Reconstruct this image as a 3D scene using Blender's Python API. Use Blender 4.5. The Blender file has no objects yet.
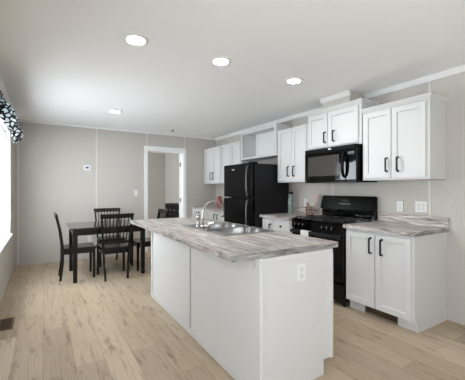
import bpy, bmesh, math, random
from mathutils import Vector, Matrix
random.seed(7)
S = bpy.context.scene
COL = S.collection

# ------------------------------------------------------------------ camera, sky, exposure
W, D, XL, C, YN = 3.406, 6.264, -0.414, 2.46, -3.2     # right wall, back wall, left wall, ceiling, wall behind the camera
cam_d = bpy.data.cameras.new('camera')
cam = bpy.data.objects.new('camera', cam_d); COL.objects.link(cam)
cam.location = (0, 0, 1.298)
cam.rotation_euler = (math.radians(90), 0, -0.5518)
cam_d.sensor_fit = 'HORIZONTAL'; cam_d.sensor_width = 36; cam_d.lens = 36 * 307.24 / 465
cam_d.shift_y = -1.26 / 465; cam_d.clip_start = 0.05
S.camera = cam
SKY_STRENGTH, GROUND_FILL_STRENGTH, LAMP_STRENGTH, EXPOSURE = 7.8, 9.0, 140.0, 0.64
w = bpy.data.worlds.new('daylight'); S.world = w; w.use_nodes = True
bg = w.node_tree.nodes['Background']
wn, wl = w.node_tree.nodes, w.node_tree.links          # pale overcast sky over an unseen bright ground added to light the ceiling
wt = wn.new('ShaderNodeTexCoord'); wsx = wn.new('ShaderNodeSeparateXYZ'); wl.new(wt.outputs['Generated'], wsx.inputs[0])
wr = wn.new('ShaderNodeMapRange'); wr.inputs['From Min'].default_value = -.12; wr.inputs['From Max'].default_value = .12
wr.inputs['To Min'].default_value = GROUND_FILL_STRENGTH; wr.inputs['To Max'].default_value = SKY_STRENGTH
wl.new(wsx.outputs['Z'], wr.inputs['Value']); ws2 = wn.new('ShaderNodeMapRange'); ws2.inputs['From Min'].default_value = -.75; ws2.inputs['From Max'].default_value = -.22   # dimmed at steep angles to even out the ceiling
ws2.inputs['To Min'].default_value = .5; ws2.inputs['To Max'].default_value = 1
wmul = wn.new('ShaderNodeMath'); wmul.operation = 'MULTIPLY'; wl.new(wsx.outputs['Z'], ws2.inputs['Value'])
wl.new(wr.outputs['Result'], wmul.inputs[0]); wl.new(ws2.outputs['Result'], wmul.inputs[1]); wl.new(wmul.outputs[0], bg.inputs['Strength'])
bg.inputs['Color'].default_value = (0.86, 0.935, 1.0, 1)
S.view_settings.view_transform = 'Standard'; S.view_settings.look = 'None'
S.view_settings.gamma = 1; S.view_settings.exposure = EXPOSURE; S.view_settings.use_curve_mapping = False
try:
    S.cycles.use_denoising = True; S.cycles.max_bounces = 10; S.cycles.diffuse_bounces = 6
    S.cycles.sample_clamp_indirect = 6.0; S.cycles.caustics_reflective = False
except Exception: pass
sun_d = bpy.data.lights.new('bounce_sun', 'SUN'); sun_d.energy = 40; sun_d.angle = math.radians(1); sun_d.color = (.74, .87, 1)
bounce_sun = bpy.data.objects.new('bounce_sun', sun_d); COL.objects.link(bounce_sun); bounce_sun.rotation_euler = (math.radians(40), 0, math.radians(2))   # added; enters the unseen window behind the camera and bounces to the ceiling
# daylight openings, all but dining unseen and added for light: (axis, fixed, lo, hi, z0, z1)
WIN = dict(dining=(3.55, 5.335, 0.66, 2.12), added_living=(-1.6, 0.5, 0.5, 1.95), added_rear=(0.0, 0.8, 1.3, 2.2), added_bedroom=(6.9, 9.0, 0.7, 2.12))
def portal(name, loc, rot, sx, sy):
    l = bpy.data.lights.new(name, 'AREA'); l.shape = 'RECTANGLE'; l.size = sx; l.size_y = sy
    l.cycles.is_portal = True
    o = bpy.data.objects.new(name, l); COL.objects.link(o); o.location = loc; o.rotation_euler = rot
for n in ('dining', 'added_living', 'added_bedroom'):
    a, b, z0, z1 = WIN[n]
    portal('daylight_portal', (XL - 0.13, (a + b) / 2, (z0 + z1) / 2), (0, -math.pi / 2, 0), z1 - z0, b - a)
a, b, z0, z1 = WIN['added_rear']
portal('daylight_portal', ((a + b) / 2, YN - 0.13, (z0 + z1) / 2), (math.pi / 2, 0, 0), b - a, z1 - z0)

# ------------------------------------------------------------------ helpers
def lin(c):
    return tuple(((v / 255) / 12.92 if v / 255 <= .04045 else ((v / 255 + .055) / 1.055) ** 2.4) for v in c) + (1,)
def mat(name, rgb, rough=.5, metal=0.0, spec=.5, coat=0.0):
    m = bpy.data.materials.new(name); m.use_nodes = True
    b = m.node_tree.nodes['Principled BSDF']
    b.inputs['Base Color'].default_value = lin(rgb); b.inputs['Roughness'].default_value = rough
    b.inputs['Metallic'].default_value = metal; b.inputs['Specular IOR Level'].default_value = spec
    b.inputs['Coat Weight'].default_value = coat
    return m
def NT(m): return m.node_tree, m.node_tree.nodes, m.node_tree.links, m.node_tree.nodes['Principled BSDF']
def coords(m, scale, rot=(0, 0, 0), kind='Object'):
    t, n, l, b = NT(m)
    tc = n.new('ShaderNodeTexCoord'); mp = n.new('ShaderNodeMapping')
    mp.inputs['Scale'].default_value = scale; mp.inputs['Rotation'].default_value = rot
    l.new(tc.outputs[kind], mp.inputs['Vector']); return mp.outputs['Vector']
def noise(m, vec, scale, detail=4, rough=.5, dist=0.0):
    t, n, l, b = NT(m)
    x = n.new('ShaderNodeTexNoise'); x.inputs['Scale'].default_value = scale; x.inputs['Detail'].default_value = detail
    x.inputs['Roughness'].default_value = rough; x.inputs['Distortion'].default_value = dist
    l.new(vec, x.inputs['Vector']); return x.outputs['Fac']
def ramp(m, fac, stops):
    t, n, l, b = NT(m)
    r = n.new('ShaderNodeValToRGB'); e = r.color_ramp.elements
    while len(e) < len(stops): e.new(.5)
    for k, (p, c) in enumerate(stops): e[k].position = p; e[k].color = lin(c)
    l.new(fac, r.inputs['Fac']); return r.outputs['Color']
def mix(m, fac, a, b_, mode='MIX'):
    t, n, l, b = NT(m)
    x = n.new('ShaderNodeMix'); x.data_type = 'RGBA'; x.blend_type = mode
    if isinstance(fac, (int, float)): x.inputs['Factor'].default_value = fac
    else: l.new(fac, x.inputs['Factor'])
    for s, v in ((6, a), (7, b_)):
        if isinstance(v, tuple): x.inputs[s].default_value = v
        else: l.new(v, x.inputs[s])
    return x.outputs[2]
def bump(m, fac, strength=.1, dist=.01):
    t, n, l, b = NT(m)
    x = n.new('ShaderNodeBump'); x.inputs['Strength'].default_value = strength; x.inputs['Distance'].default_value = dist
    l.new(fac, x.inputs['Height']); l.new(x.outputs['Normal'], b.inputs['Normal'])
def setc(m, col): NT(m)[2].new(col, NT(m)[3].inputs['Base Color'])

# ------------------------------------------------------------------ materials
def wall_mat(name, c1, c2, sc):
    m = mat(name, c1, .75, spec=.25)
    f = noise(m, coords(m, sc), 60, 5, .7)
    setc(m, ramp(m, f, [(.3, c1), (.7, c2)])); return m
M = {}
M['wall'] = wall_mat('linen_wallboard', (183, 178, 171), (190, 185, 178), (1, 1, .08))
M['ceiling'] = mat('ceiling_paint', (246, 246, 246), .85, spec=.2)
bump(M['ceiling'], noise(M['ceiling'], coords(M['ceiling'], (1, 1, 1)), 60, 4), .12, .004)
M['crown'] = mat('ceiling_moulding_paint', (226, 226, 225), .6, spec=.2)
M['batten'] = mat('wall_batten_vinyl', (206, 201, 194), .5, spec=.3)
M['trim'] = mat('white_trim', (236, 236, 235), .4)
M['cab'] = mat('white_cabinet_paint', (205, 204, 203), .42)
M['cabin'] = mat('white_cabinet_inside', (226, 226, 225), .5)
M['pull'] = mat('black_pull_metal', (22, 21, 21), .35, .6)
M['gloss'] = mat('black_gloss_enamel', (4, 4, 5), .045, spec=.5)
M['glassblack'] = mat('black_oven_glass', (5, 5, 6), .04, spec=.5)
M['meshglass'] = mat('microwave_door_mesh', (66, 64, 62), .08, spec=.5)
M['satin'] = mat('black_satin_steel', (4, 4, 5), .26, spec=.12)
bump(M['satin'], noise(M['satin'], coords(M['satin'], (1, 1, 1)), 260, 2), .10, .001)
M['sidegrey'] = mat('charcoal_appliance_side', (22, 22, 24), .5, spec=.25)
bump(M['sidegrey'], noise(M['sidegrey'], coords(M['sidegrey'], (1, 1, 1)), 240, 2), .2, .001)
M['handlegrey'] = mat('dark_grey_handle', (84, 84, 86), .25, .5)
M['cast'] = mat('cast_iron', (24, 23, 22), .6)
M['gap'] = mat('dark_recess', (10, 10, 10), .9)
M['steel'] = mat('brushed_steel', (168, 167, 165), .36, 1.0)
M['chrome'] = mat('satin_nickel', (178, 175, 170), .24, 1.0)
M['plate'] = mat('white_plastic', (218, 218, 215), .4)
M['slot'] = mat('grey_plastic', (150, 149, 146), .5)
M['socket'] = mat('pale_grey_plastic', (202, 201, 198), .45)
M['lcd'] = mat('grey_display', (70, 72, 70), .3)
M['silver'] = mat('silver_badge', (200, 200, 202), .3, 1.0)
M['mark'] = mat('pale_printing', (165, 165, 165), .5)
M['chair'] = mat('espresso_lacquer', (6, 5, 5), .22, spec=.4)
M['tabletop'] = mat('espresso_table_lacquer', (14, 12, 12), .16, spec=.5, coat=.4)
M['ventm'] = mat('bronze_register', (104, 84, 68), .4, .4)
M['towel'] = mat('white_cotton', (226, 226, 222), .9)
M['wire'] = mat('copper_wire', (120, 84, 64), .35, .8)
M['wood'] = mat('utensil_wood', (186, 142, 116), .6)
M['pinkwood'] = mat('rosy_wood', (192, 160, 148), .5)
M['red'] = mat('muted_red_glaze', (168, 84, 84), .35)
M['rubber'] = mat('black_rubber', (14, 14, 14), .8)
M['dresser'] = mat('black_dresser_lacquer', (4, 4, 4), .5, spec=.12)
m = mat('green_bottle_glass', (170, 200, 185), .08); b = NT(m)[3]; b.inputs['Transmission Weight'].default_value = .55; b.inputs['IOR'].default_value = 1.3; M['bottle'] = m; b.inputs['Base Color'].default_value = lin((206, 226, 216)); b.inputs['Transmission Weight'].default_value = .75
m = mat('downlight_diffuser', (255, 255, 255), .5); b = NT(m)[3]
b.inputs['Emission Color'].default_value = (.96, .98, 1, 1); b.inputs['Emission Strength'].default_value = LAMP_STRENGTH; M['lamp'] = m
m = bpy.data.materials.new('window_glass'); m.use_nodes = True; n = m.node_tree.nodes; l = m.node_tree.links; n.clear()
o_ = n.new('ShaderNodeOutputMaterial'); tr = n.new('ShaderNodeBsdfTransparent'); gl = n.new('ShaderNodeBsdfGlossy'); gl.inputs['Roughness'].default_value = .02
mx = n.new('ShaderNodeMixShader'); mx.inputs[0].default_value = .05
l.new(tr.outputs[0], mx.inputs[1]); l.new(gl.outputs[0], mx.inputs[2]); l.new(mx.outputs[0], o_.inputs[0]); M['glass'] = m
# plank floor
m = mat('oak_plank_floor', (190, 165, 140), .42, spec=.35); t, n, l, b = NT(m)
tc = n.new('ShaderNodeTexCoord'); sp = n.new('ShaderNodeSeparateXYZ'); cb = n.new('ShaderNodeCombineXYZ')
l.new(tc.outputs['Object'], sp.inputs[0]); l.new(sp.outputs['Y'], cb.inputs['X']); l.new(sp.outputs['X'], cb.inputs['Y'])
br = n.new('ShaderNodeTexBrick'); br.offset = .37; br.offset_frequency = 2; br.squash = 1
br.inputs['Scale'].default_value = 1; br.inputs['Brick Width'].default_value = 1.25; br.inputs['Row Height'].default_value = .2
br.inputs['Mortar Size'].default_value = .0016; br.inputs['Mortar Smooth'].default_value = .3; br.inputs['Bias'].default_value = 0
br.inputs['Color1'].default_value = (0, 0, 0, 1); br.inputs['Color2'].default_value = (1, 1, 1, 1); br.inputs['Mortar'].default_value = (.5, .5, .5, 1)
l.new(cb.outputs[0], br.inputs['Vector'])
base = ramp(m, br.outputs['Color'], [(0, (167, 149, 127)), (.35, (190, 173, 150)), (.7, (177, 158, 134)), (1, (199, 184, 162))])
# grain, shifted per plank
ad = n.new('ShaderNodeVectorMath'); ad.operation = 'MULTIPLY_ADD'
l.new(br.outputs['Color'], ad.inputs[0]); ad.inputs[1].default_value = (7, 3, 5); 
mp = n.new('ShaderNodeMapping'); mp.inputs['Scale'].default_value = (1.0, 20, 1); l.new(cb.outputs[0], mp.inputs['Vector']); l.new(mp.outputs[0], ad.inputs[2])
g = noise(m, ad.outputs[0], 2.4, 6, .62, .12)
gr = ramp(m, g, [(.25, (158, 142, 126)), (.48, (250, 250, 250)), (.75, (218, 210, 200))])
c1 = mix(m, .72, base, gr, 'MULTIPLY')
mp2 = n.new('ShaderNodeMapping'); mp2.inputs['Scale'].default_value = (1.6, 7, 1); l.new(cb.outputs[0], mp2.inputs['Vector'])
kn = noise(m, mp2.outputs[0], 2.0, 5, .62, .25)
kr = ramp(m, kn, [(.30, (112, 96, 82)), (.43, (250, 250, 250)), (1, (255, 255, 255))])
c2 = mix(m, .60, c1, kr, 'MULTIPLY')
c3 = mix(m, br.outputs['Fac'], c2, lin((128, 108, 90)))
setc(m, c3); M['floor'] = m
# laminate worktop
m = mat('driftwood_marble_laminate', (190, 180, 172), .33, spec=.45)
v = coords(m, (7, 1.0, 7)); a1 = noise(m, v, 1.7, 6, .6, 1.1)
A = ramp(m, a1, [(.34, (54, 51, 50)), (.42, (132, 122, 115)), (.475, (198, 191, 185)), (.53, (124, 105, 92)), (.585, (168, 156, 147)), (.65, (216, 212, 209))])
a2 = noise(m, coords(m, (20, 2.2, 20)), 1.7, 5, .65, .4)
B = ramp(m, a2, [(.39, (70, 66, 64)), (.48, (180, 173, 167)), (.60, (222, 219, 217))])
setc(m, mix(m, .30, A, B)); M['counter'] = m
m = mat('shaded_laminate_edge', (160, 157, 155), .4)  # shade painted in: laminate darkened on the camera-facing edges
e1 = noise(m, coords(m, (2.2, 2.2, 26)), 2.0, 6, .62, 1.0)
setc(m, ramp(m, e1, [(.33, (70, 68, 67)), (.44, (118, 115, 113)), (.54, (146, 144, 142)), (.66, (188, 186, 184))])); M['edge'] = m
# valance cloth
m = mat('branch_print_cloth', (235, 238, 238), .9); t, n, l, b = NT(m)
vec = coords(m, (1, .55, 1))
vo = n.new('ShaderNodeTexVoronoi'); vo.feature = 'DISTANCE_TO_EDGE'; vo.inputs['Scale'].default_value = 24
wv = noise(m, vec, 7, 3); ws = n.new('ShaderNodeVectorMath'); ws.operation = 'MULTIPLY_ADD'; l.new(vec, ws.inputs[2]); l.new(wv, ws.inputs[0]); ws.inputs[1].default_value = (.08, .08, .08)
l.new(ws.outputs[0], vo.inputs['Vector'])
br1 = ramp(m, vo.outputs['Distance'], [(.13, (10, 10, 11)), (.19, (222, 226, 227))])
te = noise(m, vec, 5, 2); tint = ramp(m, te, [(.5, (255, 255, 255)), (.66, (196, 212, 216))])
setc(m, mix(m, 1.0, br1, tint, 'MULTIPLY')); M['cloth'] = m

# ------------------------------------------------------------------ mesh building
def BM(): return bmesh.new()
def add_bm(dst, src):
    me = bpy.data.meshes.new('tmp'); src.to_mesh(me); src.free(); dst.from_mesh(me); bpy.data.meshes.remove(me)
def box(bm, x0, x1, y0, y1, z0, z1, bev=0.0, seg=2):
    t = bmesh.new(); bmesh.ops.create_cube(t, size=1)
    for v in t.verts:
        v.co = Vector(((x0 + x1) / 2 + v.co.x * (x1 - x0), (y0 + y1) / 2 + v.co.y * (y1 - y0), (z0 + z1) / 2 + v.co.z * (z1 - z0)))
    if bev: bmesh.ops.bevel(t, geom=t.edges[:], offset=bev, segments=seg, affect='EDGES', profile=.5)
    bmesh.ops.recalc_face_normals(t, faces=t.faces)
    add_bm(bm, t); return bm
def hexa(bm, lo, hi):
    """lo and hi: four corners each (same order)"""
    t = bmesh.new(); a = [t.verts.new(p) for p in lo]; b = [t.verts.new(p) for p in hi]
    t.faces.new(a[::-1]); t.faces.new(b)
    for k in range(4): t.faces.new((a[k], a[(k + 1) % 4], b[(k + 1) % 4], b[k]))
    bmesh.ops.recalc_face_normals(t, faces=t.faces); add_bm(bm, t); return bm
def bar(bm, p0, p1, w0, d0, w1=None, d1=None, side=(1, 0, 0)):
    """square bar from p0 to p1, width along `side`"""
    p0, p1 = Vector(p0), Vector(p1); w1 = w1 or w0; d1 = d1 or d0
    ax = (p1 - p0).normalized(); s = Vector(side); s = (s - ax * s.dot(ax)).normalized(); u = ax.cross(s)
    def q(p, w_, d_): return [p - s * w_ / 2 - u * d_ / 2, p + s * w_ / 2 - u * d_ / 2, p + s * w_ / 2 + u * d_ / 2, p - s * w_ / 2 + u * d_ / 2]
    return hexa(bm, q(p0, w0, d0), q(p1, w1, d1))
def tube(bm, pts, r, seg=10):
    pts = [Vector(p) for p in pts]; t = bmesh.new(); rings = []; up = None
    for k, p in enumerate(pts):
        d = (pts[min(k + 1, len(pts) - 1)] - pts[max(k - 1, 0)]).normalized()
        if up is None: up = Vector((0, 0, 1)) if abs(d.z) < .9 else Vector((1, 0, 0))
        s = d.cross(up).normalized(); up = s.cross(d).normalized()
        rr = r[k] if isinstance(r, (list, tuple)) else r
        rings.append([t.verts.new(p + (s * math.cos(a) + up * math.sin(a)) * rr) for a in [2 * math.pi * i / seg for i in range(seg)]])
    for k in range(len(rings) - 1):
        for i in range(seg): t.faces.new((rings[k][i], rings[k][(i + 1) % seg], rings[k + 1][(i + 1) % seg], rings[k + 1][i]))
    t.faces.new(rings[0]); t.faces.new(rings[-1])
    bmesh.ops.recalc_face_normals(t, faces=t.faces)
    for f in t.faces: f.smooth = len(f.verts) == 4
    add_bm(bm, t); return bm
def lathe(bm, prof, loc, axis='z', seg=24):
    t = bmesh.new(); rings = []
    def P(r, h, a):
        x, y = r * math.cos(a), r * math.sin(a)
        return {'z': (x, y, h), 'x': (h, x, y), 'y': (x, h, y)}[axis]
    for r, h in prof: rings.append([t.verts.new(Vector(P(max(r, 1e-4), h, 2 * math.pi * i / seg)) + Vector(loc)) for i in range(seg)])
    for k in range(len(rings) - 1):
        for i in range(seg): t.faces.new((rings[k][i], rings[k][(i + 1) % seg], rings[k + 1][(i + 1) % seg], rings[k + 1][i])).smooth = True
    t.faces.new(rings[0]); t.faces.new(rings[-1])
    bmesh.ops.recalc_face_normals(t, faces=t.faces); add_bm(bm, t); return bm
def obj(name, bm, m, parent=None, origin=None, label=None):
    me = bpy.data.meshes.new(name)
    o = bpy.data.objects.new(name, me); COL.objects.link(o)
    if parent is not None:
        o.parent = parent; r = parent
        off = Vector((0, 0, 0))
        while r is not None: off += Vector(r.location); r = r.parent
        bmesh.ops.translate(bm, verts=bm.verts, vec=-off)
    elif origin is not None:
        o.location = origin; bmesh.ops.translate(bm, verts=bm.verts, vec=-Vector(origin))
    bm.to_mesh(me); bm.free(); me.materials.append(M[m] if isinstance(m, str) else m)
    if label: o['label'] = label
    return o
def tag(o, label, cat, group=None):
    o['label'] = label; o['category'] = cat
    if group: o['group'] = group
    return o
def thing(name, label, cat, loc, group=None):
    o = bpy.data.objects.new(name, None); COL.objects.link(o); o.location = loc; o.empty_display_size = .1
    return tag(o, label, cat, group)
def struct(name, bm, m, parent=None):
    o = obj(name, bm, m, parent)
    if parent is None: o['kind'] = 'structure'
    return o
def copy_tree(o, parent=None):
    c = o.copy(); COL.objects.link(c)
    if parent is not None: c.parent = parent
    for ch in list(o.children): copy_tree(ch, c)
    return c

# ------------------------------------------------------------------ setting
T = .11
YF = 9.77                                                  # far wall of the room behind the doorway
struct('floor', box(BM(), XL - T, W + T, YN - T, YF + T, -.08, 0), 'floor')
struct('ceiling', box(BM(), XL - T, W + T, YN - T, YF + T, C, C + .08), 'ceiling')
bm = BM(); ys = [YN - T]; zs = []
for n_ in ('added_living', 'dining', 'added_bedroom'):
    a, b, z0, z1 = WIN[n_]
    box(bm, XL - T, XL, ys[-1], a, 0, C); box(bm, XL - T, XL, a, b, 0, z0); box(bm, XL - T, XL, a, b, z1, C); ys.append(b)
box(bm, XL - T, XL, ys[-1], YF + T, 0, C)
struct('wall_left', bm, 'wall')
struct('wall_right', box(BM(), W, W + T, YN - T, YF + T, 0, C), 'wall')
DX0, DX1, DZ = 1.805, 2.60, 2.09
bm = BM(); box(bm, XL, DX0, D, D + T, 0, C); box(bm, DX1, W, D, D + T, 0, C); box(bm, DX0, DX1, D, D + T, DZ, C)
struct('wall_back', bm, 'wall')
struct('wall_far', box(BM(), XL, W, YF, YF + T, 0, C), 'wall')
a, b, z0, z1 = WIN['added_rear']; bm = BM()  # unseen window behind the camera, added and sized for light
box(bm, XL, a, YN - T, YN, 0, C); box(bm, b, W, YN - T, YN, 0, C); box(bm, a, b, YN - T, YN, 0, z0); box(bm, a, b, YN - T, YN, z1, C)
struct('wall_front', bm, 'wall')
def crown_x(bm, x, sgn, y0, y1):      # moulding on a wall at X=x, sgn = direction into the room
    hexa(bm, [(x, y0, C - .052), (x + sgn * .012, y0, C - .052), (x + sgn * .012, y1, C - .052), (x, y1, C - .052)],
         [(x, y0, C), (x + sgn * .042, y0, C), (x + sgn * .042, y1, C), (x, y1, C)])
    return bm
def crown_y(bm, y, sgn, x0, x1):
    hexa(bm, [(x0, y, C - .034), (x1, y, C - .034), (x1, y + sgn * .012, C - .034), (x0, y + sgn * .012, C - .034)],
         [(x0, y, C), (x1, y, C), (x1, y + sgn * .03, C), (x0, y + sgn * .03, C)])
    return bm
struct('trim_1', crown_x(BM(), W, -1, YN, D), 'crown')
struct('trim_2', crown_y(BM(), D, -1, XL, W), 'crown')
struct('trim_3', crown_x(BM(), XL, 1, YN, D), 'crown')
# duct chase over the microwave with its own moulding
SX, SY0, SY1 = 3.10, 2.375, 2.80
struct('wall_duct_chase', box(BM(), SX, W, SY0, SY1, 2.325, C), 'wall')
bm = crown_x(BM(), SX, -1, SY0 - .012, SY1 + .012)
struct('trim_4', bm, 'crown')
# wallboard battens
k = 5
for y in (-.86, .39, 1.637, 2.887): struct('trim_%d' % k, box(BM(), W - .006, W, y - .014, y + .014, 0, C - .05, .002), 'batten'); k += 1
for x, z0 in ((-.36, 0), (.853, 0), (1.804, DZ + .09), (2.625, DZ + .09)):
    struct('trim_%d' % k, box(BM(), x - .014, x + .014, D - .006, D, z0, C - .034, .002), 'batten'); k += 1
# doorway casing and open door
bm = BM(); cw = .062
for y0, y1 in ((D - .016, D), (D + T, D + T + .016)):
    box(bm, DX0 - cw, DX0 + .004, y0, y1, 0, DZ + .085, .003); box(bm, DX1 - .004, DX1 + cw, y0, y1, 0, DZ + .085, .003)
    box(bm, DX0, DX1, y0, y1, DZ - .004, DZ + .085, .003)
box(bm, DX0, DX0 + .016, D, D + T, 0, DZ); box(bm, DX1 - .016, DX1, D, D + T, 0, DZ); box(bm, DX0, DX1, D, D + T, DZ - .016, DZ)
struct('trim_%d' % k, bm, 'trim'); k += 1
bm = BM(); hx, hy = DX1 - .055, D + T + .004
box(bm, 0, .036, 0, .76, .012, DZ - .02, .002)
door = struct('door_1', bm, 'trim'); door.location = (hx, hy, 0); door.rotation_euler = (0, 0, math.radians(-26))
for z in (.25, 1.05, 1.83):
    bm = BM(); lathe(bm, [(.008, z - .05), (.008, z + .05)], (.040, -.006, 0), 'z', 10); box(bm, .008, .036, -.004, 0, z - .045, z + .045)
    bmesh.ops.translate(bm, verts=bm.verts, vec=(hx, hy, 0)); obj('hinge', bm, 'slot', door)
bm = BM(); lathe(bm, [(.012, 0), (.012, -.03), (.028, -.04), (.026, -.065), (.005, -.07)], (hx, hy + .69, .95), 'x', 16); obj('door_knob', bm, 'slot', door)

# windows
def window(nm, y0, y1, z0, z1, split):
    bm = BM(); c_ = .028
    box(bm, XL, XL + .016, y0 - c_, y0, z0 - c_, z1 + c_, .003); box(bm, XL, XL + .016, y1, y1 + c_, z0 - c_, z1 + c_, .003)
    box(bm, XL, XL + .016, y0, y1, z1, z1 + c_, .003); box(bm, XL, XL + .016, y0, y1, z0 - c_, z0, .003)
    for p in ((y0, y0 + .012, z0, z1), (y1 - .012, y1, z0, z1), (y0, y1, z0, z0 + .012), (y0, y1, z1 - .012, z1)): box(bm, XL - T, XL, *p)
    r = struct(nm, bm, 'trim')
    box_ = BM(); box(box_, XL - .004, XL + .045, y0 - c_, y1 + c_ - .004, z0 - .022, z0 + .006, .004); obj('window_sill', box_, 'trim', r)
    cells = [y0 + .012 + i * (y1 - y0 - .024) / split for i in range(split + 1)]
    for i in range(split):
        p, q = cells[i], cells[i + 1]; s = .04; fm = BM()
        box(fm, XL - .08, XL - .045, p, p + s, z0 + .012, z1 - .012); box(fm, XL - .08, XL - .045, q - s, q, z0 + .012, z1 - .012)
        box(fm, XL - .08, XL - .045, p + s, q - s, z0 + .012, z0 + .012 + s); box(fm, XL - .08, XL - .045, p + s, q - s, z1 - .012 - s, z1 - .012)
        sash = obj('sash', fm, 'trim', r)
        obj('pane', box(BM(), XL - .064, XL - .060, p + s, q - s, z0 + .012 + s, z1 - .012 - s), 'glass', sash)
window('window_1', *WIN['dining'], 2)
window('added_window_2', *WIN['added_living'], 2)  # unseen, added and sized to light the room from the left
window('added_window_3', *WIN['added_bedroom'], 2)  # unseen, added to light the far room

# ------------------------------------------------------------------ kitchen run on the right wall
XU, XB = W - .33, W - .62            # door faces of the wall and base cabinets
def door_bm(xf, y0, y1, z0, z1, fr=.055, sgn=-1, th=.019):
    """frame-and-panel door whose face is at X=xf, facing -X (sgn=-1) or +X"""
    bm = BM(); b = xf - sgn * th
    lo, hi = min(xf, b), max(xf, b)
    box(bm, lo, hi, y0, y0 + fr, z0, z1, .0018); box(bm, lo, hi, y1 - fr, y1, z0, z1, .0018)
    box(bm, lo, hi, y0 + fr, y1 - fr, z0, z0 + fr, .0018); box(bm, lo, hi, y0 + fr, y1 - fr, z1 - fr, z1, .0018)
    p = xf - sgn * .013
    box(bm, min(p, b), max(p, b), y0 + fr - .002, y1 - fr + .002, z0 + fr - .002, z1 - fr + .002)
    return bm
def pull_bm(xf, y, z0, z1, sgn=-1):
    bm = BM(); o = .032 * sgn; h = z1 - z0
    bar(bm, (xf, y, z0 + .009), (xf + o, y, z0 + .016), .015, .018, .013, .014, (0, 1, 0))
    bar(bm, (xf, y, z1 - .009), (xf + o, y, z1 - .016), .015, .018, .013, .014, (0, 1, 0))
    bar(bm, (xf + o, y, z0 + .008), (xf + o, y, z1 - .008), .013, .011, None, None, (0, 1, 0))
    return bm
def knob_bm(xf, y, z, sgn=-1):
    return lathe(BM(), [(.006, 0), (.006, sgn * .014), (.014, sgn * .018), (.015, sgn * .026), (.008, sgn * .03)], (xf, y, z), 'x', 14)
def carcass(root, xf, y0, y1, z0, z1, name='cabinet_body'):
    return obj(name, box(BM(), xf + .02, W - .002, y0, y1, z0, z1, .002), 'cab', root)
def wall_cab(label, y0, y1, z0, z1, doors, pulls, flare=None, pz=(.08, .24)):
    r = thing('wall_cabinet', label, 'cabinet', (XU, (y0 + y1) / 2, z0))
    top = z1 - .05 if flare else z1
    carcass(r, XU, y0, y1, z0, top if flare else z1)
    for (a, b), p in zip(doors, pulls):
        d = obj('door', door_bm(XU, a, b, z0 + .022, top - .012), 'cab', r)
        if p: obj('handle', pull_bm(XU, p, z0 + pz[0], z0 + pz[1]), 'pull', d, label='black bar handle')
    if flare:
        n_, f_ = flare; e = .022; bm = BM()
        hexa(bm, [(XU + .014, y0, top), (W - .002, y0, top), (W - .002, y1, top), (XU + .014, y1, top)],
             [(XU + .014 - e, y0 - e * n_, z1 - .012), (W - .002, y0 - e * n_, z1 - .012), (W - .002, y1 + e * f_, z1 - .012), (XU + .014 - e, y1 + e * f_, z1 - .012)])
        hexa(bm, [(XU + .014 - e, y0 - e * n_, z1 - .012), (W - .002, y0 - e * n_, z1 - .012), (W - .002, y1 + e * f_, z1 - .012), (XU + .014 - e, y1 + e * f_, z1 - .012)],
             [(XU + .010 - e, y0 - (e + .004) * n_, z1), (W - .002, y0 - (e + .004) * n_, z1), (W - .002, y1 + e * f_, z1), (XU + .010 - e, y1 + e * f_, z1)])
        obj('crown_moulding', bm, 'cab', r)
    return r
wall_cab('white two-door wall cabinet to the right of the microwave, nearest the camera', 1.487, 2.20, 1.390, 2.195,
         [(1.518, 1.850), (1.860, 2.178)], [1.778, 1.898], (1, 0))
wall_cab('short white two-door wall cabinet directly above the black microwave', 2.215, 3.05, 1.815, 2.325,
         [(2.250, 2.688), (2.698, 3.030)], [2.588, 2.728], (1, 0), (.065, .215))
wall_cab('white two-door wall cabinet between the fridge and the microwave', 3.056, 3.690, 1.392, 2.195,
         [(3.075, 3.355), (3.362, 3.668)], [3.30, 3.418])
wall_cab('white double-door wall cabinet with black handles in the far kitchen corner', 5.46, D - .004, 1.410, 2.185,
         [(5.475, 5.808), (5.818, 6.20)], [5.76, 5.87])
wall_cab('white wall cabinet beside the fridge top, its lower half hidden by the fridge', 4.705, 5.455, 1.410, 2.185,
         [(4.725, 5.070), (5.080, 5.44)], [5.02, 5.13])
# open box over the fridge
r = thing('open_shelf_cabinet', 'white open-fronted box cabinet above the black fridge', 'cabinet', (XU, 4.2, 1.815))
y0, y1, z0, z1 = 3.700, 4.700, 1.818, 2.315
bm = BM(); box(bm, XU + .02, W - .002, y0, y0 + .016, z0, z1); obj('side_panel', bm, 'cab', r)
bm = BM(); box(bm, XU + .02, W - .002, y1 - .016, y1, z0, z1); obj('side_panel', bm, 'cab', r)
obj('bottom_panel', box(BM(), XU + .02, W - .002, y0 + .016, y1 - .016, z0, z0 + .016), 'cab', r)
obj('top_panel', box(BM(), XU + .02, W - .002, y0 + .016, y1 - .016, z1 - .016, z1), 'cab', r)
obj('back_panel', box(BM(), W - .012, W - .002, y0 + .016, y1 - .016, z0 + .016, z1 - .016), 'cabin', r)
bm = BM(); box(bm, XU, XU + .02, y0, y0 + .05, z0, z1, .0015); box(bm, XU, XU + .02, y1 - .04, y1, z0, z1, .0015)
box(bm, XU, XU + .02, y0 + .05, y1 - .04, z0, z0 + .035, .0015); box(bm, XU, XU + .02, y0 + .05, y1 - .04, z1 - .05, z1, .0015); obj('face_frame', bm, 'cab', r)

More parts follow.
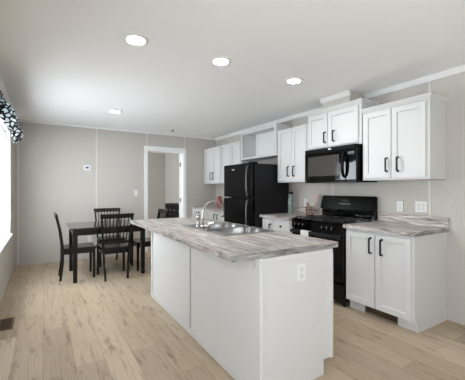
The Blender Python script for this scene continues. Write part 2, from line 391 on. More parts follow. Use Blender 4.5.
# base cabinets
def base_body(r, y0, y1):
    obj('cabinet_body', box(BM(), XB + .02, W - .002, y0, y1, .105, .874, .002), 'cab', r)
r = thing('base_cabinet', 'white two-door base cabinet to the right of the black range', 'cabinet', (XB, 1.84, 0))
base_body(r, 1.475, 2.198)
d = obj('door', door_bm(XB, 1.500, 1.842, .112, .845), 'cab', r); obj('handle', pull_bm(XB, 1.770, .645, .815), 'pull', d, label='black bar handle')
d = obj('door', door_bm(XB, 1.852, 2.185, .112, .845), 'cab', r); obj('handle', pull_bm(XB, 1.889, .645, .815), 'pull', d, label='black bar handle')
bm = BM(); kx = XB + .085
box(bm, kx, kx + .016, 1.475, 1.665, 0, .105); box(bm, kx + .016, W - .002, 1.475, 1.491, 0, .105); obj('toe_kick', bm, 'cab', r); bm = BM()
box(bm, kx, kx + .016, 2.02, 2.198, 0, .105); box(bm, kx + .016, W - .002, 2.183, 2.198, 0, .105); obj('toe_kick', bm, 'cab', r)
bm = BM(); box(bm, kx + .05, kx + .054, 1.665, 2.02, .002, .103)
for i in range(4): box(bm, kx + .035, kx + .05, 1.667, 2.018, .012 + i * .025, .016 + i * .025)
obj('toe_kick_vent', bm, 'ventm', r, label='dark open floor vent in the toe kick')
r = thing('base_cabinet', 'white base cabinet with door and drawers between fridge and range', 'cabinet', (XB, 3.37, 0))
base_body(r, 3.060, 3.690)
d = obj('door', door_bm(XB, 3.425, 3.675, .112, .850, .05), 'cab', r); obj('handle', pull_bm(XB, 3.475, .66, .80), 'pull', d, label='black bar handle')
for q, (a, b) in enumerate(((.69, .850), (.405, .68), (.112, .395))):
    bm = box(BM(), XB, XB + .019, 3.078, 3.415, a, b, .003); d = obj('drawer', bm, 'cab', r); obj('knob', knob_bm(XB, 3.245, (a + b) / 2 + .01), 'pull', d, label='small black round knob')
obj('toe_kick', box(BM(), kx, kx + .016, 3.06, 3.69, 0, .105), 'cab', r)
r = thing('base_cabinet', 'white base cabinet in the far corner beyond the black fridge', 'cabinet', (XB, 5.5, 0))
base_body(r, 4.60, D - .004)
for a, b, y in ((4.72, 5.095, 5.045), (5.105, 5.49, 5.155), (5.52, 5.885, 5.83), (5.895, 6.24, 5.95)):
    d = obj('door', door_bm(XB, a, b, .112, .850), 'cab', r); obj('handle', pull_bm(XB, y, .655, .82), 'pull', d, label='black bar handle')
obj('toe_kick', box(BM(), kx, kx + .016, 4.60, D - .004, 0, .105), 'cab', r)

# worktops with backsplash
def worktop(label, y0, y1, ends=()):
    r = thing('countertop', label, 'countertop', (W - .32, (y0 + y1) / 2, .876))
    sl = obj('slab', box(BM(), W - .65, W - .002, y0, y1, .876, .914, .002), 'counter', r)
    obj('edge_band', box(BM(), W - .65, W - .002, y0 - .0015, y0, .876, .914), 'edge', sl, label='streaked edge band with painted shade')
    bm = box(BM(), W - .022, W - .002, y0, y1, .9142, 1.014, .003)
    obj('backsplash', bm, 'counter', r)
worktop('marbled grey-brown laminate countertop to the right of the range', 1.455, 2.204)
worktop('short marbled laminate countertop between the fridge and the range', 3.045, 3.705)
worktop('marbled laminate countertop in the far corner beyond the fridge', 4.59, D - .003)

# ------------------------------------------------------------------ microwave
MX = W - .40
r = thing('microwave', 'black over-the-range microwave mounted under the short wall cabinet', 'microwave', (MX, 2.61, 1.385))
y0, y1, z0, z1 = 2.220, 3.02, 1.374, 1.812
obj('body', box(BM(), MX + .035, W - .004, y0, y1, z0, z1 - .002, .003), 'satin', r)
bm = box(BM(), MX, MX + .035, y0 + .14, y1, z0 + .025, z1 - .05, .006); dr = obj('door', bm, 'gloss', r)
obj('door_window', box(BM(), MX - .0015, MX + .002, y0 + .235, y1 - .06, z0 + .085, z1 - .10, .001), 'meshglass', dr)
obj('handle', tube(BM(), [(MX, y0 + .158, z0 + .06), (MX - .03, y0 + .155, z0 + .085), (MX - .044, y0 + .155, z0 + .14), (MX - .048, y0 + .155, z0 + .20), (MX - .044, y0 + .155, z0 + .27), (MX - .03, y0 + .155, z0 + .33), (MX, y0 + .158, z0 + .355)], [.014, .017, .020, .021, .020, .017, .014], 14), 'satin', dr)
cp = obj('control_panel', box(BM(), MX, MX + .035, y0, y0 + .137, z0 + .025, z1 - .05, .006), 'gloss', r)
obj('display', box(BM(), MX - .001, MX + .002, y0 + .025, y0 + .115, z1 - .115, z1 - .08), 'lcd', cp)
bm = box(BM(), MX - .0004, MX + .001, y0 + .022, y0 + .118, z0 + .062, z0 + .222)
for i in range(5):
    for j in range(3): box(bm, MX - .0008, MX + .001, y0 + .028 + j * .032, y0 + .048 + j * .032, z0 + .07 + i * .035, z0 + .076 + i * .035)
obj('keypad', bm, 'glassblack', cp)
bm = box(BM(), MX + .004, MX + .035, y0, y1, z1 - .048, z1 - .002, .003); gv = obj('top_vent', bm, 'satin', r)
bm = BM()
for i in range(3): box(bm, MX + .002, MX + .006, y0 + .03, y1 - .03, z1 - .04 + i * .011, z1 - .036 + i * .011)
obj('vent_slat', bm, 'gap', gv)
obj('bottom_trim', box(BM(), MX + .003, MX + .035, y0, y1, z0, z0 + .023, .003), 'satin', r)
bm = lathe(BM(), [(.018, 0), (.018, -.003)], (0, 0, 0), 'x', 20); bmesh.ops.scale(bm, vec=(1, 1.5, .55), verts=bm.verts); bmesh.ops.translate(bm, vec=(MX + .0045, 2.60, z1 - .024), verts=bm.verts)
obj('badge', bm, 'silver', r, label='small silver oval badge')

# ------------------------------------------------------------------ range
RX = 2.785; y0, y1 = 2.210, 3.02
r = thing('gas_range', 'black freestanding gas range between the two right-wall base cabinets', 'range', (RX, 2.61, 0))
obj('body', box(BM(), RX + .03, W - .012, y0, y1, .045, .895, .003), 'satin', r)
ct = obj('cooktop', box(BM(), RX - .005, W - .09, y0 - .002, y1 + .002, .897, .922, .005), 'gloss', r)
def burner(x, y):
    b = lathe(BM(), [(.05, .922), (.048, .925), (.034, .926), (.034, .931), (.01, .932)], (x, y, 0), 'z', 20); return obj('burner', b, 'cast', ct)
for x in (2.94, 3.18):
    for y in (2.42, 2.81): burner(x, y)
for yc in (2.42, 2.81):
    bm = BM(); a, b = yc - .175, yc + .175
    for y in (a, b): box(bm, RX + .03, W - .125, y - .005, y + .005, .930, .938, .002)
    for x in (RX + .035, (RX + W - .1) / 2, W - .13): box(bm, x - .005, x + .005, a, b, .930, .938, .002)
    for x in (2.94, 3.18):
        box(bm, x - .1, x + .1, yc - .004, yc + .004, .934, .941, .002)
        box(bm, x - .004, x + .004, yc - .15, yc + .15, .934, .941, .002)
    for x in (RX + .035, W - .13):
        for y in (a, b): box(bm, x - .006, x + .006, y - .006, y + .006, .9225, .934)
    obj('grate', bm, 'cast', ct)
bm = BM(); hexa(bm, [(RX - .012, y0, .800), (RX + .03, y0, .800), (RX + .03, y1, .800), (RX - .012, y1, .800)], [(RX - .012, y0, .895), (RX + .03, y0, .895), (RX + .03, y1, .895), (RX - .012, y1, .895)])
cp = obj('control_panel', bm, 'gloss', r)
for y in (2.345, 2.415, 2.485, 2.79, 2.86, 2.93):
    bm = lathe(BM(), [(.024, .012), (.024, -.006), (.019, -.012), (.017, -.032), (.004, -.034)], (RX - .012, y, .848), 'x', 18)
    box(bm, RX - .047, RX - .02, y - .004, y + .004, .830, .866, .002)
    kb = obj('knob', bm, 'satin', cp); obj('knob_mark', box(BM(), RX - .0485, RX - .0465, y - .0022, y + .0022, .840, .866), 'mark', kb)
dr = obj('oven_door', box(BM(), RX - .012, RX + .03, y0 + .003, y1 - .003, .262, .792, .006), 'gloss', r)
obj('oven_window', box(BM(), RX - .0135, RX - .008, y0 + .13, y1 - .13, .38, .66, .001), 'glassblack', dr)
bm = BM(); box(bm, RX - .064, RX - .034, y0 + .015, y1 - .015, .742, .780, .008, 3)
for y in (y0 + .05, y1 - .05): box(bm, RX - .04, RX - .008, y - .018, y + .018, .746, .776, .004)
obj('door_handle', bm, 'sidegrey', dr)
sd = obj('storage_drawer', box(BM(), RX - .010, RX + .03, y0 + .003, y1 - .003, .062, .252, .006), 'gloss', r)
obj('drawer_lip', box(BM(), RX - .022, RX - .008, y0 + .02, y1 - .02, .232, .249, .004), 'satin', sd)
for x in (RX + .05, W - .07):
    for y in (y0 + .035, y1 - .035): obj('foot', lathe(BM(), [(.018, 0), (.02, .012), (.012, .014), (.012, .05)], (x, y, 0), 'z', 14), 'rubber', r)
bm = BM(); box(bm, W - .075, W - .008, y0 + .004, y1 - .004, .9225, 1.03, .004); bgd = obj('backguard', bm, 'gloss', r)
bm = BM(); hexa(bm, [(W - .118, y0, 1.026), (W - .008, y0, 1.026), (W - .008, y1, 1.026), (W - .118, y1, 1.026)], [(W - .060, y0, 1.205), (W - .008, y0, 1.205), (W - .008, y1, 1.205), (W - .060, y1, 1.205)])
bmesh.ops.bevel(bm, geom=bm.edges[:], offset=.010, segments=3, affect='EDGES')
pn = obj('backguard_panel', bm, 'satin', bgd)
def on_panel(bm, y0, y1, z0, z1, t0, t1):      # a flat block lying on the sloping backguard face
    f = lambda z, t: W - .118 + (z - 1.026) * .058 / .179 - t
    return hexa(bm, [(f(z0, t1), y0, z0), (f(z0, -t0), y0, z0), (f(z0, -t0), y1, z0), (f(z0, t1), y1, z0)], [(f(z1, t1), y0, z1), (f(z1, -t0), y0, z1), (f(z1, -t0), y1, z1), (f(z1, t1), y1, z1)])
obj('clock_display', on_panel(BM(), 2.56, 2.68, 1.125, 1.165, .004, .0012), 'glassblack', bgd)
bm = on_panel(BM(), 2.53, 2.71, 1.1025, 1.1055, .004, .0008)
for i in range(7):
    y = 2.545 + i * .024; on_panel(bm, y - .006, y + .006, 1.100, 1.108, .004, .0014)
obj('button_row', bm, 'slot', bgd)
bm = BM()
for s, x in ((0, RX - .0675), (1, RX - .0285)):
    box(bm, x, x + .0025, 2.675, 2.805, .735 if s else .700, .783)
box(bm, RX - .0675, RX - .026, 2.675, 2.805, .7815, .7845, .001)
tag(obj('hand_towel', bm, 'towel', None, (RX - .06, 2.74, .70)), 'small white cloth folded over the oven door handle', 'towel')

# ------------------------------------------------------------------ refrigerator
FX = W - .78; y0, y1, ft = 3.722, 4.548, 1.69
r = thing('refrigerator', 'black top-freezer refrigerator under the open white box cabinet', 'refrigerator', (FX, 4.13, 0))
obj('body', box(BM(), FX + .068, W - .05, y0 + .004, y1 - .004, .03, ft - .012, .006), 'sidegrey', r)
fz = obj('freezer_door', box(BM(), FX, FX + .062, y0, y1, 1.162, ft, .012, 3), 'satin', r)
fd = obj('fridge_door', box(BM(), FX, FX + .062, y0, y1, .10, 1.146, .012, 3), 'satin', r)
hy = y0 + .075
obj('handle', tube(BM(), [(FX + .003, hy, 1.655), (FX - .03, hy, 1.62), (FX - .048, hy, 1.54), (FX - .05, hy, 1.40), (FX - .045, hy, 1.28), (FX - .035, hy, 1.20), (FX + .003, hy, 1.175)], .015, 12), 'handlegrey', fz)
obj('handle', tube(BM(), [(FX + .003, hy, 1.135), (FX - .035, hy, 1.11), (FX - .048, hy, 1.02), (FX - .05, hy, .86), (FX - .046, hy, .70), (FX - .03, hy, .60), (FX + .003, hy, .57)], .015, 12), 'handlegrey', fd)
bm = lathe(BM(), [(.022, 0), (.022, -.003)], (0, 0, 0), 'x', 20); bmesh.ops.scale(bm, vec=(1, 1.9, .55), verts=bm.verts); bmesh.ops.translate(bm, vec=(FX + .0005, 4.245, 1.605), verts=bm.verts)
obj('badge', bm, 'silver', fz, label='small silver oval badge')
obj('centre_hinge', box(BM(), FX - .002, FX + .06, y1 - .16, y1 + .002, 1.148, 1.160, .002), 'mark', r, label='silver hinge strip between the doors')
obj('top_hinge', box(BM(), FX + .01, FX + .13, y0 + .02, y0 + .09, ft - .011, ft + .014, .006), 'satin', r)
obj('toe_grille', box(BM(), FX + .03, FX + .068, y0 + .01, y1 - .01, .015, .095, .003), 'rubber', r)
for x in (FX + .12, W - .12):
    for y in (y0 + .06, y1 - .06): obj('foot', lathe(BM(), [(.02, 0), (.02, .032)], (x, y, 0), 'z', 12), 'rubber', r)

# ------------------------------------------------------------------ island
IX0, IX1, IY0, IY1 = 1.115, 1.752, 1.490, 3.690
r = thing('kitchen_island', 'white panelled kitchen island under the long marbled countertop', 'kitchen island', (1.43, 2.6, 0))
bm = BM(); box(bm, IX0 + .012, IX1 - .02, IY0 + .012, IY1 - .012, .105, .70); obj('cabinet_body', bm, 'cab', r)
obj('cabinet_body', box(BM(), IX0 + .012, IX1 - .02, IY0 + .012, 2.14, .7005, .874), 'cab', r)
obj('cabinet_body', box(BM(), IX0 + .012, IX1 - .02, 3.03, IY1 - .012, .7005, .874), 'cab', r)
bm = BM(); box(bm, IX0 + .013, IX1 - .085, IY0 + .013, IY1 - .013, 0, .1045); obj('toe_kick', bm, 'cab', r)
# side facing the dining area
bm = BM(); box(bm, IX0 + .006, IX0 + .012, IY0 + .03, IY1 - .01, 0, .874); obj('side_panel', bm, 'cab', r)
bm = BM(); box(bm, IX0 - .006, IX0 + .006, 2.535, 2.575, .055, .874, .0015); obj('panel_batten', bm, 'cab', r)
obj('joint_or_shadow_line', box(BM(), IX0 + .0045, IX0 + .0066, 2.530, 2.5345, .056, .873), 'slot', r, label='thin grey strip painted as the shadow of the side batten')  # grey strip stands in for the shadow line of the batten
bm = BM(); box(bm, IX0 - .006, IX0 + .006, IY0 + .03, IY1, 0, .055, .0015); obj('base_strip', bm, 'cab', r)
bm = BM(); box(bm, IX0 - .004, IX0 + .012, IY1 - .045, IY1, .055, .874, .0015); obj('corner_strip', bm, 'cab', r)
bm = BM(); box(bm, IX0 - .002, IX0 + .012, IY0, IY0 + .030, 0, .874, .002); obj('corner_strip', bm, 'cab', r)
obj('joint_or_shadow_line', box(BM(), IX0 + .0045, IX0 + .0065, IY0 + .068, IY0 + .072, .80, .872), 'slot', r, label='short dark joint line under the counter overhang')
# end panel facing the camera, notched at the toe kick
bm = BM()
box(bm, IX0 + .01, IX1 - .085, IY0 + .004, IY0 + .012, 0, .105); box(bm, IX0 + .01, IX1 - .004, IY0 + .004, IY0 + .012, .105, .874)
obj('end_panel', bm, 'cab', r)
bm = BM(); box(bm, IX0 + .010, IX0 + .036, IY0 - .008, IY0 + .004, 0, .874, .0015); box(bm, IX0 + .036, IX1 - .004, IY0 - .008, IY0 + .004, .846, .874, .0015); box(bm, IX1 - .028, IX1, IY0 - .008, IY0 + .012, .105, .846, .0015)
obj('end_trim', bm, 'cab', r)
ys_ = [IY0 + .02 + i * (IY1 - IY0 - .04) / 5 for i in range(6)]
for i in range(5): obj('door', door_bm(IX1, ys_[i] + .004, ys_[i + 1] - .004, .115, .85, .055, 1), 'cab', r)
bm = BM()
CX0, CX1, CY0, CY1 = .910, 1.814, 1.492, 3.862
SX0, SX1, SYa, SYb = 1.225, 1.785, 2.155, 3.015        # sink cut-out
box(bm, CX0, SX0 + .012, CY0, CY1, .876, .914); box(bm, SX1 - .012, CX1, CY0, CY1, .876, .914)
box(bm, SX0 + .012, SX1 - .012, CY0, SYa + .012, .876, .914); box(bm, SX0 + .012, SX1 - .012, SYb - .012, CY1, .876, .914)
ict = obj('island_countertop', bm, 'counter', None, (1.37, 2.67, .876)); obj('edge_band', box(BM(), CX0, CX1, CY0 - .0015, CY0, .876, .914), 'edge', ict, label='streaked edge band with painted shade')
tag(ict, 'long marbled grey-brown laminate countertop with the sink, on the island', 'countertop')
# sink
r = thing('kitchen_sink', 'double-bowl stainless steel sink set into the island countertop', 'sink', (1.5, 2.585, .914))
B = [(SX0 + .105, SX1 - .03, SYa + .03, 2.57), (SX0 + .105, SX1 - .03, 2.60, SYb - .03)]
bm = BM(); z0, z1 = .9142, .9175
box(bm, SX0, B[0][0], SYa, SYb, z0, z1); box(bm, B[0][1], SX1, SYa, SYb, z0, z1)
for a, b in ((SYa, B[0][2]), (B[0][3], B[1][2]), (B[1][3], SYb)): box(bm, B[0][0], B[0][1], a, b, z0, z1)
obj('rim', bm, 'steel', r)
for (a, b, c_, d_) in B:
    t = bmesh.new(); bmesh.ops.create_cube(t, size=1)
    for v in t.verts: v.co = Vector(((a + b) / 2 + v.co.x * (b - a), (c_ + d_) / 2 + v.co.y * (d_ - c_), .74 + .1755 / 2 + v.co.z * .1755))
    t.faces.ensure_lookup_table()
    top = [f for f in t.faces if f.normal.z > .9]; bmesh.ops.delete(t, geom=top, context='FACES_ONLY')
    ed = [e for e in t.edges if not e.is_boundary]
    bmesh.ops.bevel(t, geom=ed, offset=.04, segments=4, affect='EDGES')
    bmesh.ops.reverse_faces(t, faces=t.faces)
    for f in t.faces: f.smooth = True
    bo = obj('bowl', t, 'steel', r)
    obj('drain', lathe(BM(), [(.045, .7405), (.045, .743), (.034, .744), (.03, .7415), (.004, .7415)], ((a + b) / 2, (c_ + d_) / 2, 0), 'z', 20), 'chrome', bo)
# faucet
fx, fy = 1.275, 2.60
r = thing('faucet', 'satin nickel gooseneck faucet with lever on the island sink', 'faucet', (fx, fy, .9178))
obj('base_plate', box(BM(), fx - .028, fx + .028, fy - .125, fy + .125, .9178, .926, .004), 'chrome', r)
bm = lathe(BM(), [(.024, .926), (.022, .955), (.016, .965)], (fx, fy, 0), 'z', 18)
R_ = .107; pts = [(fx, fy, .95), (fx, fy, 1.02), (fx, fy, 1.068)] + [(fx + R_ - R_ * math.cos(a), fy, 1.068 + R_ * math.sin(a)) for a in [math.pi * i / 14 for i in range(1, 15)]] + [(fx + 2 * R_, fy, 1.05)]
tube(bm, pts, .0108, 14); tube(bm, [(fx + 2 * R_, fy, 1.062), (fx + 2 * R_ + .001, fy, 1.022)], .0155, 14); obj('spout', bm, 'chrome', r)
bm = lathe(BM(), [(.024, .926), (.022, .965), (.02, .985), (.004, .99)], (fx, fy - .10, 0), 'z', 16)
bar(bm, (fx, fy - .10, .975), (fx + .02, fy - .19, 1.0), .018, .011, .014, .008, (1, 0, 0)); obj('lever_handle', bm, 'chrome', r)
bm = lathe(BM(), [(.022, .926), (.020, .94), (.014, .95), (.013, 1.0), (.017, 1.015), (.019, 1.05), (.004, 1.058)], (fx, fy + .105, 0), 'z', 16); obj('side_sprayer', bm, 'chrome', r)

# ------------------------------------------------------------------ small things on the counters
r = thing('glass_bottle', 'tall pale green glass bottle on the counter beside the fridge', 'bottle', (3.28, 3.60, .9145))
obj('glass', lathe(BM(), [(.036, .9145), (.040, .925), (.040, 1.13), (.034, 1.15), (.032, 1.20), (.034, 1.215)], (3.28, 3.60, 0), 'z', 22), 'bottle', r)
obj('lid', lathe(BM(), [(.037, 1.2155), (.038, 1.22), (.038, 1.245), (.034, 1.25)], (3.28, 3.60, 0), 'z', 22), 'sidegrey', r, label='dark grey lid')
bx, by = 3.28, 3.20
r = thing('utensil_basket', 'copper wire basket on the counter left of the range backguard', 'basket', (bx, by, .9145))
bm = BM()
for z, rr in ((.919, .046), (.96, .049), (1.0, .052), (1.035, .054)):
    tube(bm, [(bx + rr * math.cos(a), by + rr * math.sin(a), z) for a in [2 * math.pi * i / 20 for i in range(21)]], .0036, 6)
for i in range(10):
    a = 2 * math.pi * i / 10; tube(bm, [(bx + .046 * math.cos(a), by + .046 * math.sin(a), .919), (bx + .054 * math.cos(a), by + .054 * math.sin(a), 1.035)], .0034, 6)
obj('wire_cage', bm, 'wire', r)
bm = lathe(BM(), [(.046, .9146), (.046, .917)], (bx, by, 0), 'z', 20); obj('basket_base', bm, 'wire', r)
bm = BM()
tube(bm, [(bx, by + .03, 1.035), (bx, by + .03, 1.06), (bx, by + .012, 1.068), (bx, by - .006, 1.06), (bx, by - .006, 1.036)], .0028, 6); obj('wire_handle', bm, 'wire', r)
bm = BM()
hexa(bm, [(bx + .018, by - .02, .922), (bx + .032, by - .02, .922), (bx + .032, by - .008, .922), (bx + .018, by - .008, .922)], [(bx + .06, by - .115, 1.205), (bx + .074, by - .115, 1.205), (bx + .074, by - .06, 1.225), (bx + .06, by - .06, 1.225)])
tag(obj('wooden_spatula', bm, 'pinkwood', None, (bx + .025, by - .014, .922)), 'rosy wooden spatula leaning in the copper wire basket', 'spatula')
bm = BM(); tube(bm, [(bx - .02, by + .01, .922), (bx - .024, by + .02, 1.06)], .006, 8); lathe(bm, [(.004, 1.05), (.02, 1.065), (.022, 1.085), (.004, 1.105)], (bx - .024, by + .021, 0), 'z', 12)
tag(obj('wooden_spoon', bm, 'wood', None, (bx - .02, by + .01, .922)), 'light wooden spoon standing upright in the copper wire basket', 'spoon')
r = thing('red_canister', 'dull red canister on the far counter just left of the fridge', 'canister', (3.25, 5.82, .9145))
obj('canister_body', lathe(BM(), [(.050, .9145), (.056, .93), (.058, 1.06), (.052, 1.085), (.036, 1.095)], (3.25, 5.82, 0), 'z', 24), 'red', r)
obj('lid', lathe(BM(), [(.050, 1.0955), (.052, 1.12), (.046, 1.13), (.012, 1.132), (.010, 1.145), (.003, 1.147)], (3.25, 5.82, 0), 'z', 20), 'red', r)

# ------------------------------------------------------------------ outlets, switch, thermostat
def plate_x(label, cat, y, z, gang=1, name='wall_outlet', group=None):
    wd = .07 if gang == 1 else .118
    r = thing(name, label, cat, (W - .004, y, z), group)
    obj('cover_plate', box(BM(), W - .009, W - .003, y - wd / 2, y + wd / 2, z - .058, z + .058, .002), 'plate', r)
    for g in ([0] if gang == 1 else [-.023, .023]):
        for dz in (.02, -.02): obj('socket', box(BM(), W - .0105, W - .0088, y + g - .014, y + g + .014, z + dz - .014, z + dz + .014, .001), 'socket', r)
plate_x('white single outlet plate on the wall just right of the range', 'outlet', 1.945, 1.10)
plate_x('white double-width outlet plate above the near counter on the right wall', 'outlet', 1.72, 1.106, 2)
plate_x('white outlet plate on the wall behind the copper wire basket', 'outlet', 3.40, 1.09)
def plate_y(name, label, cat, x, z, y, sw=False):
    r = thing(name, label, cat, (x, y - .004, z))
    obj('cover_plate', box(BM(), x - .036, x + .036, y - .007, y, z - .058, z + .058, .002), 'plate', r)
    if sw: obj('rocker', box(BM(), x - .014, x + .014, y - .010, y - .0065, z - .03, z + .03, .002), 'plate', r)
    else:
        for dz in (.022, -.022): obj('socket', box(BM(), x - .013, x + .013, y - .0085, y - .0065, z + dz - .014, z + dz + .014, .001), 'socket', r)
plate_y('wall_outlet', 'white outlet plate set in the near end of the kitchen island', 'outlet', 1.452, .745, IY0 + .0035)
plate_y('wall_outlet', 'white outlet plate low on the back wall behind the dining table', 'outlet', .735, .365, D)
plate_y('light_switch', 'white light switch on the back wall left of the doorway', 'light switch', 1.577, 1.213, D, True)
r = thing('thermostat', 'white thermostat with a grey display on the back wall', 'thermostat', (.689, D - .01, 1.68))
obj('housing', box(BM(), .627, .751, D - .026, D - .001, 1.635, 1.735, .006), 'plate', r)
obj('display', box(BM(), .662, .716, D - .0275, D - .025, 1.672, 1.704, .001), 'lcd', r)

# ------------------------------------------------------------------ ceiling
def downlight():
    r = thing('recessed_light', '', 'ceiling light', (0, 0, C), 'recessed ceiling lights')
    lathe_ = lathe(BM(), [(.066, -.004), (.074, -.010), (.092, -.008), (.098, 0), (.066, 0)], (0, 0, C), 'z', 32); obj('trim_ring', lathe_, 'trim', r)
    obj('diffuser', lathe(BM(), [(.0655, -.0055), (.064, -.0065), (.0002, -.0065)], (0, 0, C), 'z', 28), 'lamp', r)
    return r
p = downlight()
LS = [(.614, 2.435, 'round recessed ceiling light nearest the camera, over the island end of the floor, leftmost of the near row of three'),
      (1.379, 2.44, 'round recessed ceiling light above the island, middle of the near row of three'),
      (2.297, 2.47, 'round recessed ceiling light in front of the microwave, rightmost of the near row of three'),
      (.919, 4.85, 'round recessed ceiling light over the dining table, farthest of the four')]
LS[0] = (.614, 2.435, 'round recessed ceiling light leftmost in the near row of three')
for i, (x, y, lb) in enumerate(LS):
    o = p if i == 0 else copy_tree(p); o.location = (x, y, C); o['label'] = lb
bm = lathe(BM(), [(.03, C), (.03, C - .006), (.02, C - .008), (.012, C - .03), (.018, C - .034), (.004, C - .036)], (2.18, 5.80, 0), 'z', 16)
tag(obj('sprinkler_head', bm, 'slot', None, (2.18, 5.80, C)), 'small grey metal sprinkler head on the ceiling near the doorway', 'sprinkler')

# ------------------------------------------------------------------ floor register
r = thing('floor_register', 'bronze floor vent grille set in the plank floor by the left wall', 'floor vent', (-.30, 3.64, 0))
bm = BM(); vx0, vx1, vy0, vy1 = -.372, -.24, 3.49, 3.795
box(bm, vx0, vx0 + .02, vy0, vy1, 0, .006, .002); box(bm, vx1 - .02, vx1, vy0, vy1, 0, .006, .002); box(bm, vx0 + .02, vx1 - .02, vy0, vy0 + .022, 0, .006, .002); box(bm, vx0 + .02, vx1 - .02, vy1 - .022, vy1, 0, .006, .002)
obj('frame', bm, 'ventm', r)
obj('well', box(BM(), vx0 + .02, vx1 - .02, vy0 + .022, vy1 - .022, 0, .0012), 'gap', r)
bm = BM()
for i in range(15): y = vy0 + .035 + i * .0168; box(bm, vx0 + .02, vx1 - .02, y - .003, y + .003, .001, .0045)
obj('louvre', bm, 'ventm', r)

# ------------------------------------------------------------------ dining set
TX0, TX1, TY0, TY1, TZ = .305, 1.37, 4.69, 5.54, .757
r = thing('dining_table', 'black rectangular dining table by the back wall', 'table', ((TX0 + TX1) / 2, (TY0 + TY1) / 2, 0))
obj('tabletop', box(BM(), TX0, TX1, TY0, TY1, TZ - .028, TZ, .005), 'tabletop', r)
bm = BM(); q = .05
box(bm, TX0 + q, TX1 - q, TY0 + q, TY0 + q + .02, TZ - .11, TZ - .0285); box(bm, TX0 + q, TX1 - q, TY1 - q - .02, TY1 - q, TZ - .11, TZ - .0285)
box(bm, TX0 + q, TX0 + q + .02, TY0 + q + .02, TY1 - q - .02, TZ - .11, TZ - .0285); box(bm, TX1 - q - .02, TX1 - q, TY0 + q + .02, TY1 - q - .02, TZ - .11, TZ - .0285)
obj('apron', bm, 'chair', r)
for x in (TX0 + .068, TX1 - .068):
    for y in (TY0 + .062, TY1 - .062): obj('leg', bar(BM(), (x, y, 0), (x, y, TZ - .0285), .050, .050, .062, .062), 'chair', r)
def chair_proto():
    """dining chair at the origin, sitter faces +Y"""
    r = thing('dining_chair', '', 'chair', (0, 0, 0), 'black slat-back dining chairs')
    bm = BM(); t = bmesh.new()
    lo = [(-.185, -.20, .425), (.185, -.20, .425), (.215, .225, .425), (-.215, .225, .425)]; hi = [(x, y, .455) for x, y, z in lo]
    hexa(t, lo, hi); bmesh.ops.bevel(t, geom=t.edges[:], offset=.006, segments=2, affect='EDGES'); add_bm(bm, t); obj('seat', bm, 'chair', r)
    bm = BM(); bar(bm, (-.18, .19, .395), (.18, .19, .395), .02, .055, None, None, (0, 1, 0)); bar(bm, (-.155, -.18, .395), (.155, -.18, .395), .02, .055, None, None, (0, 1, 0))
    for s in (-1, 1): bar(bm, (s * .16, -.19, .395), (s * .187, .19, .395), .02, .055, None, None, (1, 0, 0))
    obj('seat_frame', bm, 'chair', r)
    for s in (-1, 1): obj('leg', bar(BM(), (s * .188, .195, 0), (s * .188, .195, .4245), .030, .030, .038, .038), 'chair', r)
    for s in (-1, 1):
        bm = BM(); P = [(s * .150, -.235, 0), (s * .165, -.205, .25), (s * .176, -.205, .46), (s * .192, -.235, .70), (s * .208, -.285, .925)]
        for a, b in zip(P, P[1:]): bar(bm, a, b, .027, .032)
        obj('back_post', bm, 'chair', r)
    def at(z):
        for a, b in (((-.205, .46), (-.235, .70)), ((-.235, .70), (-.285, .93))):
            if z <= b[1]: return a[0] + (b[0] - a[0]) * (z - a[1]) / (b[1] - a[1])
        return -.285
    bm = BM(); n_ = 6
    for i in range(n_):
        u0, u1 = -1 + 2 * i / n_, -1 + 2 * (i + 1) / n_
        def cr(u): return -.016 * (1 - u * u)
        for z0, z1 in ((.880, .945),):
            lo = [(u0 * .222, at(z0) - .011 + cr(u0), z0), (u1 * .222, at(z0) - .011 + cr(u1), z0), (u1 * .222, at(z0) + .011 + cr(u1), z0), (u0 * .222, at(z0) + .011 + cr(u0), z0)]
            hi = [(u0 * .228, at(z1) - .011 + cr(u0), z1), (u1 * .228, at(z1) - .011 + cr(u1), z1), (u1 * .228, at(z1) + .011 + cr(u1), z1), (u0 * .228, at(z1) + .011 + cr(u0), z1)]
            hexa(bm, lo, hi)
    obj('top_rail', bm, 'chair', r)
    bm = BM(); bar(bm, (-.175, at(.53), .53), (.175, at(.53), .53), .018, .04, None, None, (0, 1, 0)); obj('lower_rail', bm, 'chair', r)
    for i in range(7):
        u = (i - 3) / 4; bm = BM()
        bar(bm, (u * .180, at(.53), .53), (u * .192, at(.70) - .004, .70), .0135, .009); bar(bm, (u * .192, at(.70) - .004, .70), (u * .206, at(.89) - .01, .89), .0135, .009); obj('slat', bm, 'chair', r)
    return r
p = chair_proto()
CH = [(.892, 4.835, 0, 'black slat-back dining chair on the near side of the table, its back to the camera'),
      (.437, 5.09, -90, 'black slat-back dining chair at the left end of the table, seen side-on'),
      (.99, 5.67, 180, 'black slat-back dining chair on the far side of the table by the back wall'),
      (1.465, 5.10, 90, 'black slat-back dining chair at the right end of the table, half hidden by the island')]
for i, (x, y, a, lb) in enumerate(CH):
    o = p if i == 0 else copy_tree(p); o.location = (x, y, 0); o.rotation_euler = (0, 0, math.radians(a)); o['label'] = lb

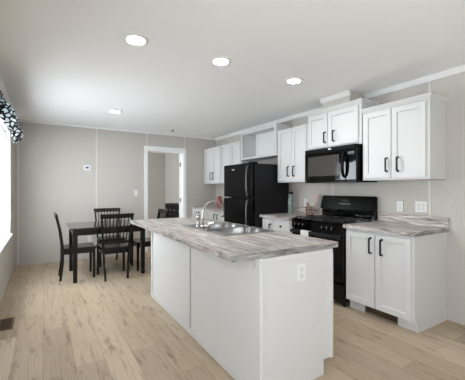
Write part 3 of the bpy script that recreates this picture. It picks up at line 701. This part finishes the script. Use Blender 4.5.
# ------------------------------------------------------------------ dresser seen through the doorway
r = thing('dresser', 'black dresser with small silver knobs in the room behind the doorway', 'dresser', (3.17, 7.85, 0))
dx, y0, y1 = 2.95, 7.20, 8.46
obj('dresser_body', box(BM(), dx + .02, W - .01, y0, y1, .06, .86, .004), 'dresser', r)
obj('dresser_top', box(BM(), dx - .005, W - .006, y0 - .015, y1 + .015, .8605, .885, .004), 'dresser', r)
for z0, z1 in ((.62, .845), (.36, .605), (.09, .345)):
    for a, b in ((y0 + .015, (y0 + y1) / 2 - .006), ((y0 + y1) / 2 + .006, y1 - .015)):
        d = obj('drawer', box(BM(), dx, dx + .0195, a, b, z0, z1, .003), 'dresser', r)
        for yy in (a + .14, b - .14): obj('knob', knob_bm(dx, yy, (z0 + z1) / 2), 'silver', d, label='small silver knob')
for x in (dx + .05, W - .05):
    for y in (y0 + .05, y1 - .05): obj('foot', box(BM(), x - .025, x + .025, y - .025, y + .025, 0, .0595), 'dresser', r)

# ------------------------------------------------------------------ valance over the window
def valance():
    t = bmesh.new(); ny, prof = 150, [(.004, 2.29), (.012, 2.28), (.014, 2.25), (.008, 2.225), (.006, 2.205), (.022, 2.18), (.060, 2.14), (.112, 2.09), (.135, 2.04), (.115, 1.985), (.075, 1.945)]
    ya, yb = 3.50, 5.36; grid = []
    rnd = random.Random(3); ph = [rnd.uniform(0, 6.28) for _ in range(4)]
    for j in range(ny + 1):
        y = ya + (yb - ya) * j / ny; e = min(1, (yb - y) / .05, (y - ya) / .05); e = math.sqrt(max(0, 1 - (1 - e) ** 2))
        s = .5 + .5 * math.sin(y * 42 + ph[0] + .8 * math.sin(y * 9 + ph[1])); s2 = math.sin(y * 17 + ph[2])
        row = []
        for k, (d, z) in enumerate(prof):
            dd = d * (.80 + .34 * s) + .012 * s2 * (k > 5)
            zz = z + ((.055 * math.cos(6.2832 * (y - 5.22) / 1.05) + .01 * s) if k <= 3 else 0) + (.02 * math.sin(y * 21 + ph[3]) if k >= 9 else 0)
            row.append(t.verts.new((XL + .022 + dd * (.25 + .75 * e), y, min(zz, C - .06))))
        grid.append(row)
    for j in range(ny):
        for k in range(len(prof) - 1): t.faces.new((grid[j][k], grid[j + 1][k], grid[j + 1][k + 1], grid[j][k + 1])).smooth = True
    bmesh.ops.solidify(t, geom=t.faces[:], thickness=.004)
    bmesh.ops.recalc_face_normals(t, faces=t.faces)
    return t
r = thing('window_valance', 'gathered black and white patterned valance over the dining window', 'valance', (XL, 4.43, 2.0))
obj('cloth', valance(), 'cloth', r)
obj('rod', tube(BM(), [(XL + .024, 3.46, 2.20), (XL + .024, 5.40, 2.20)], .010, 10), 'trim', r)
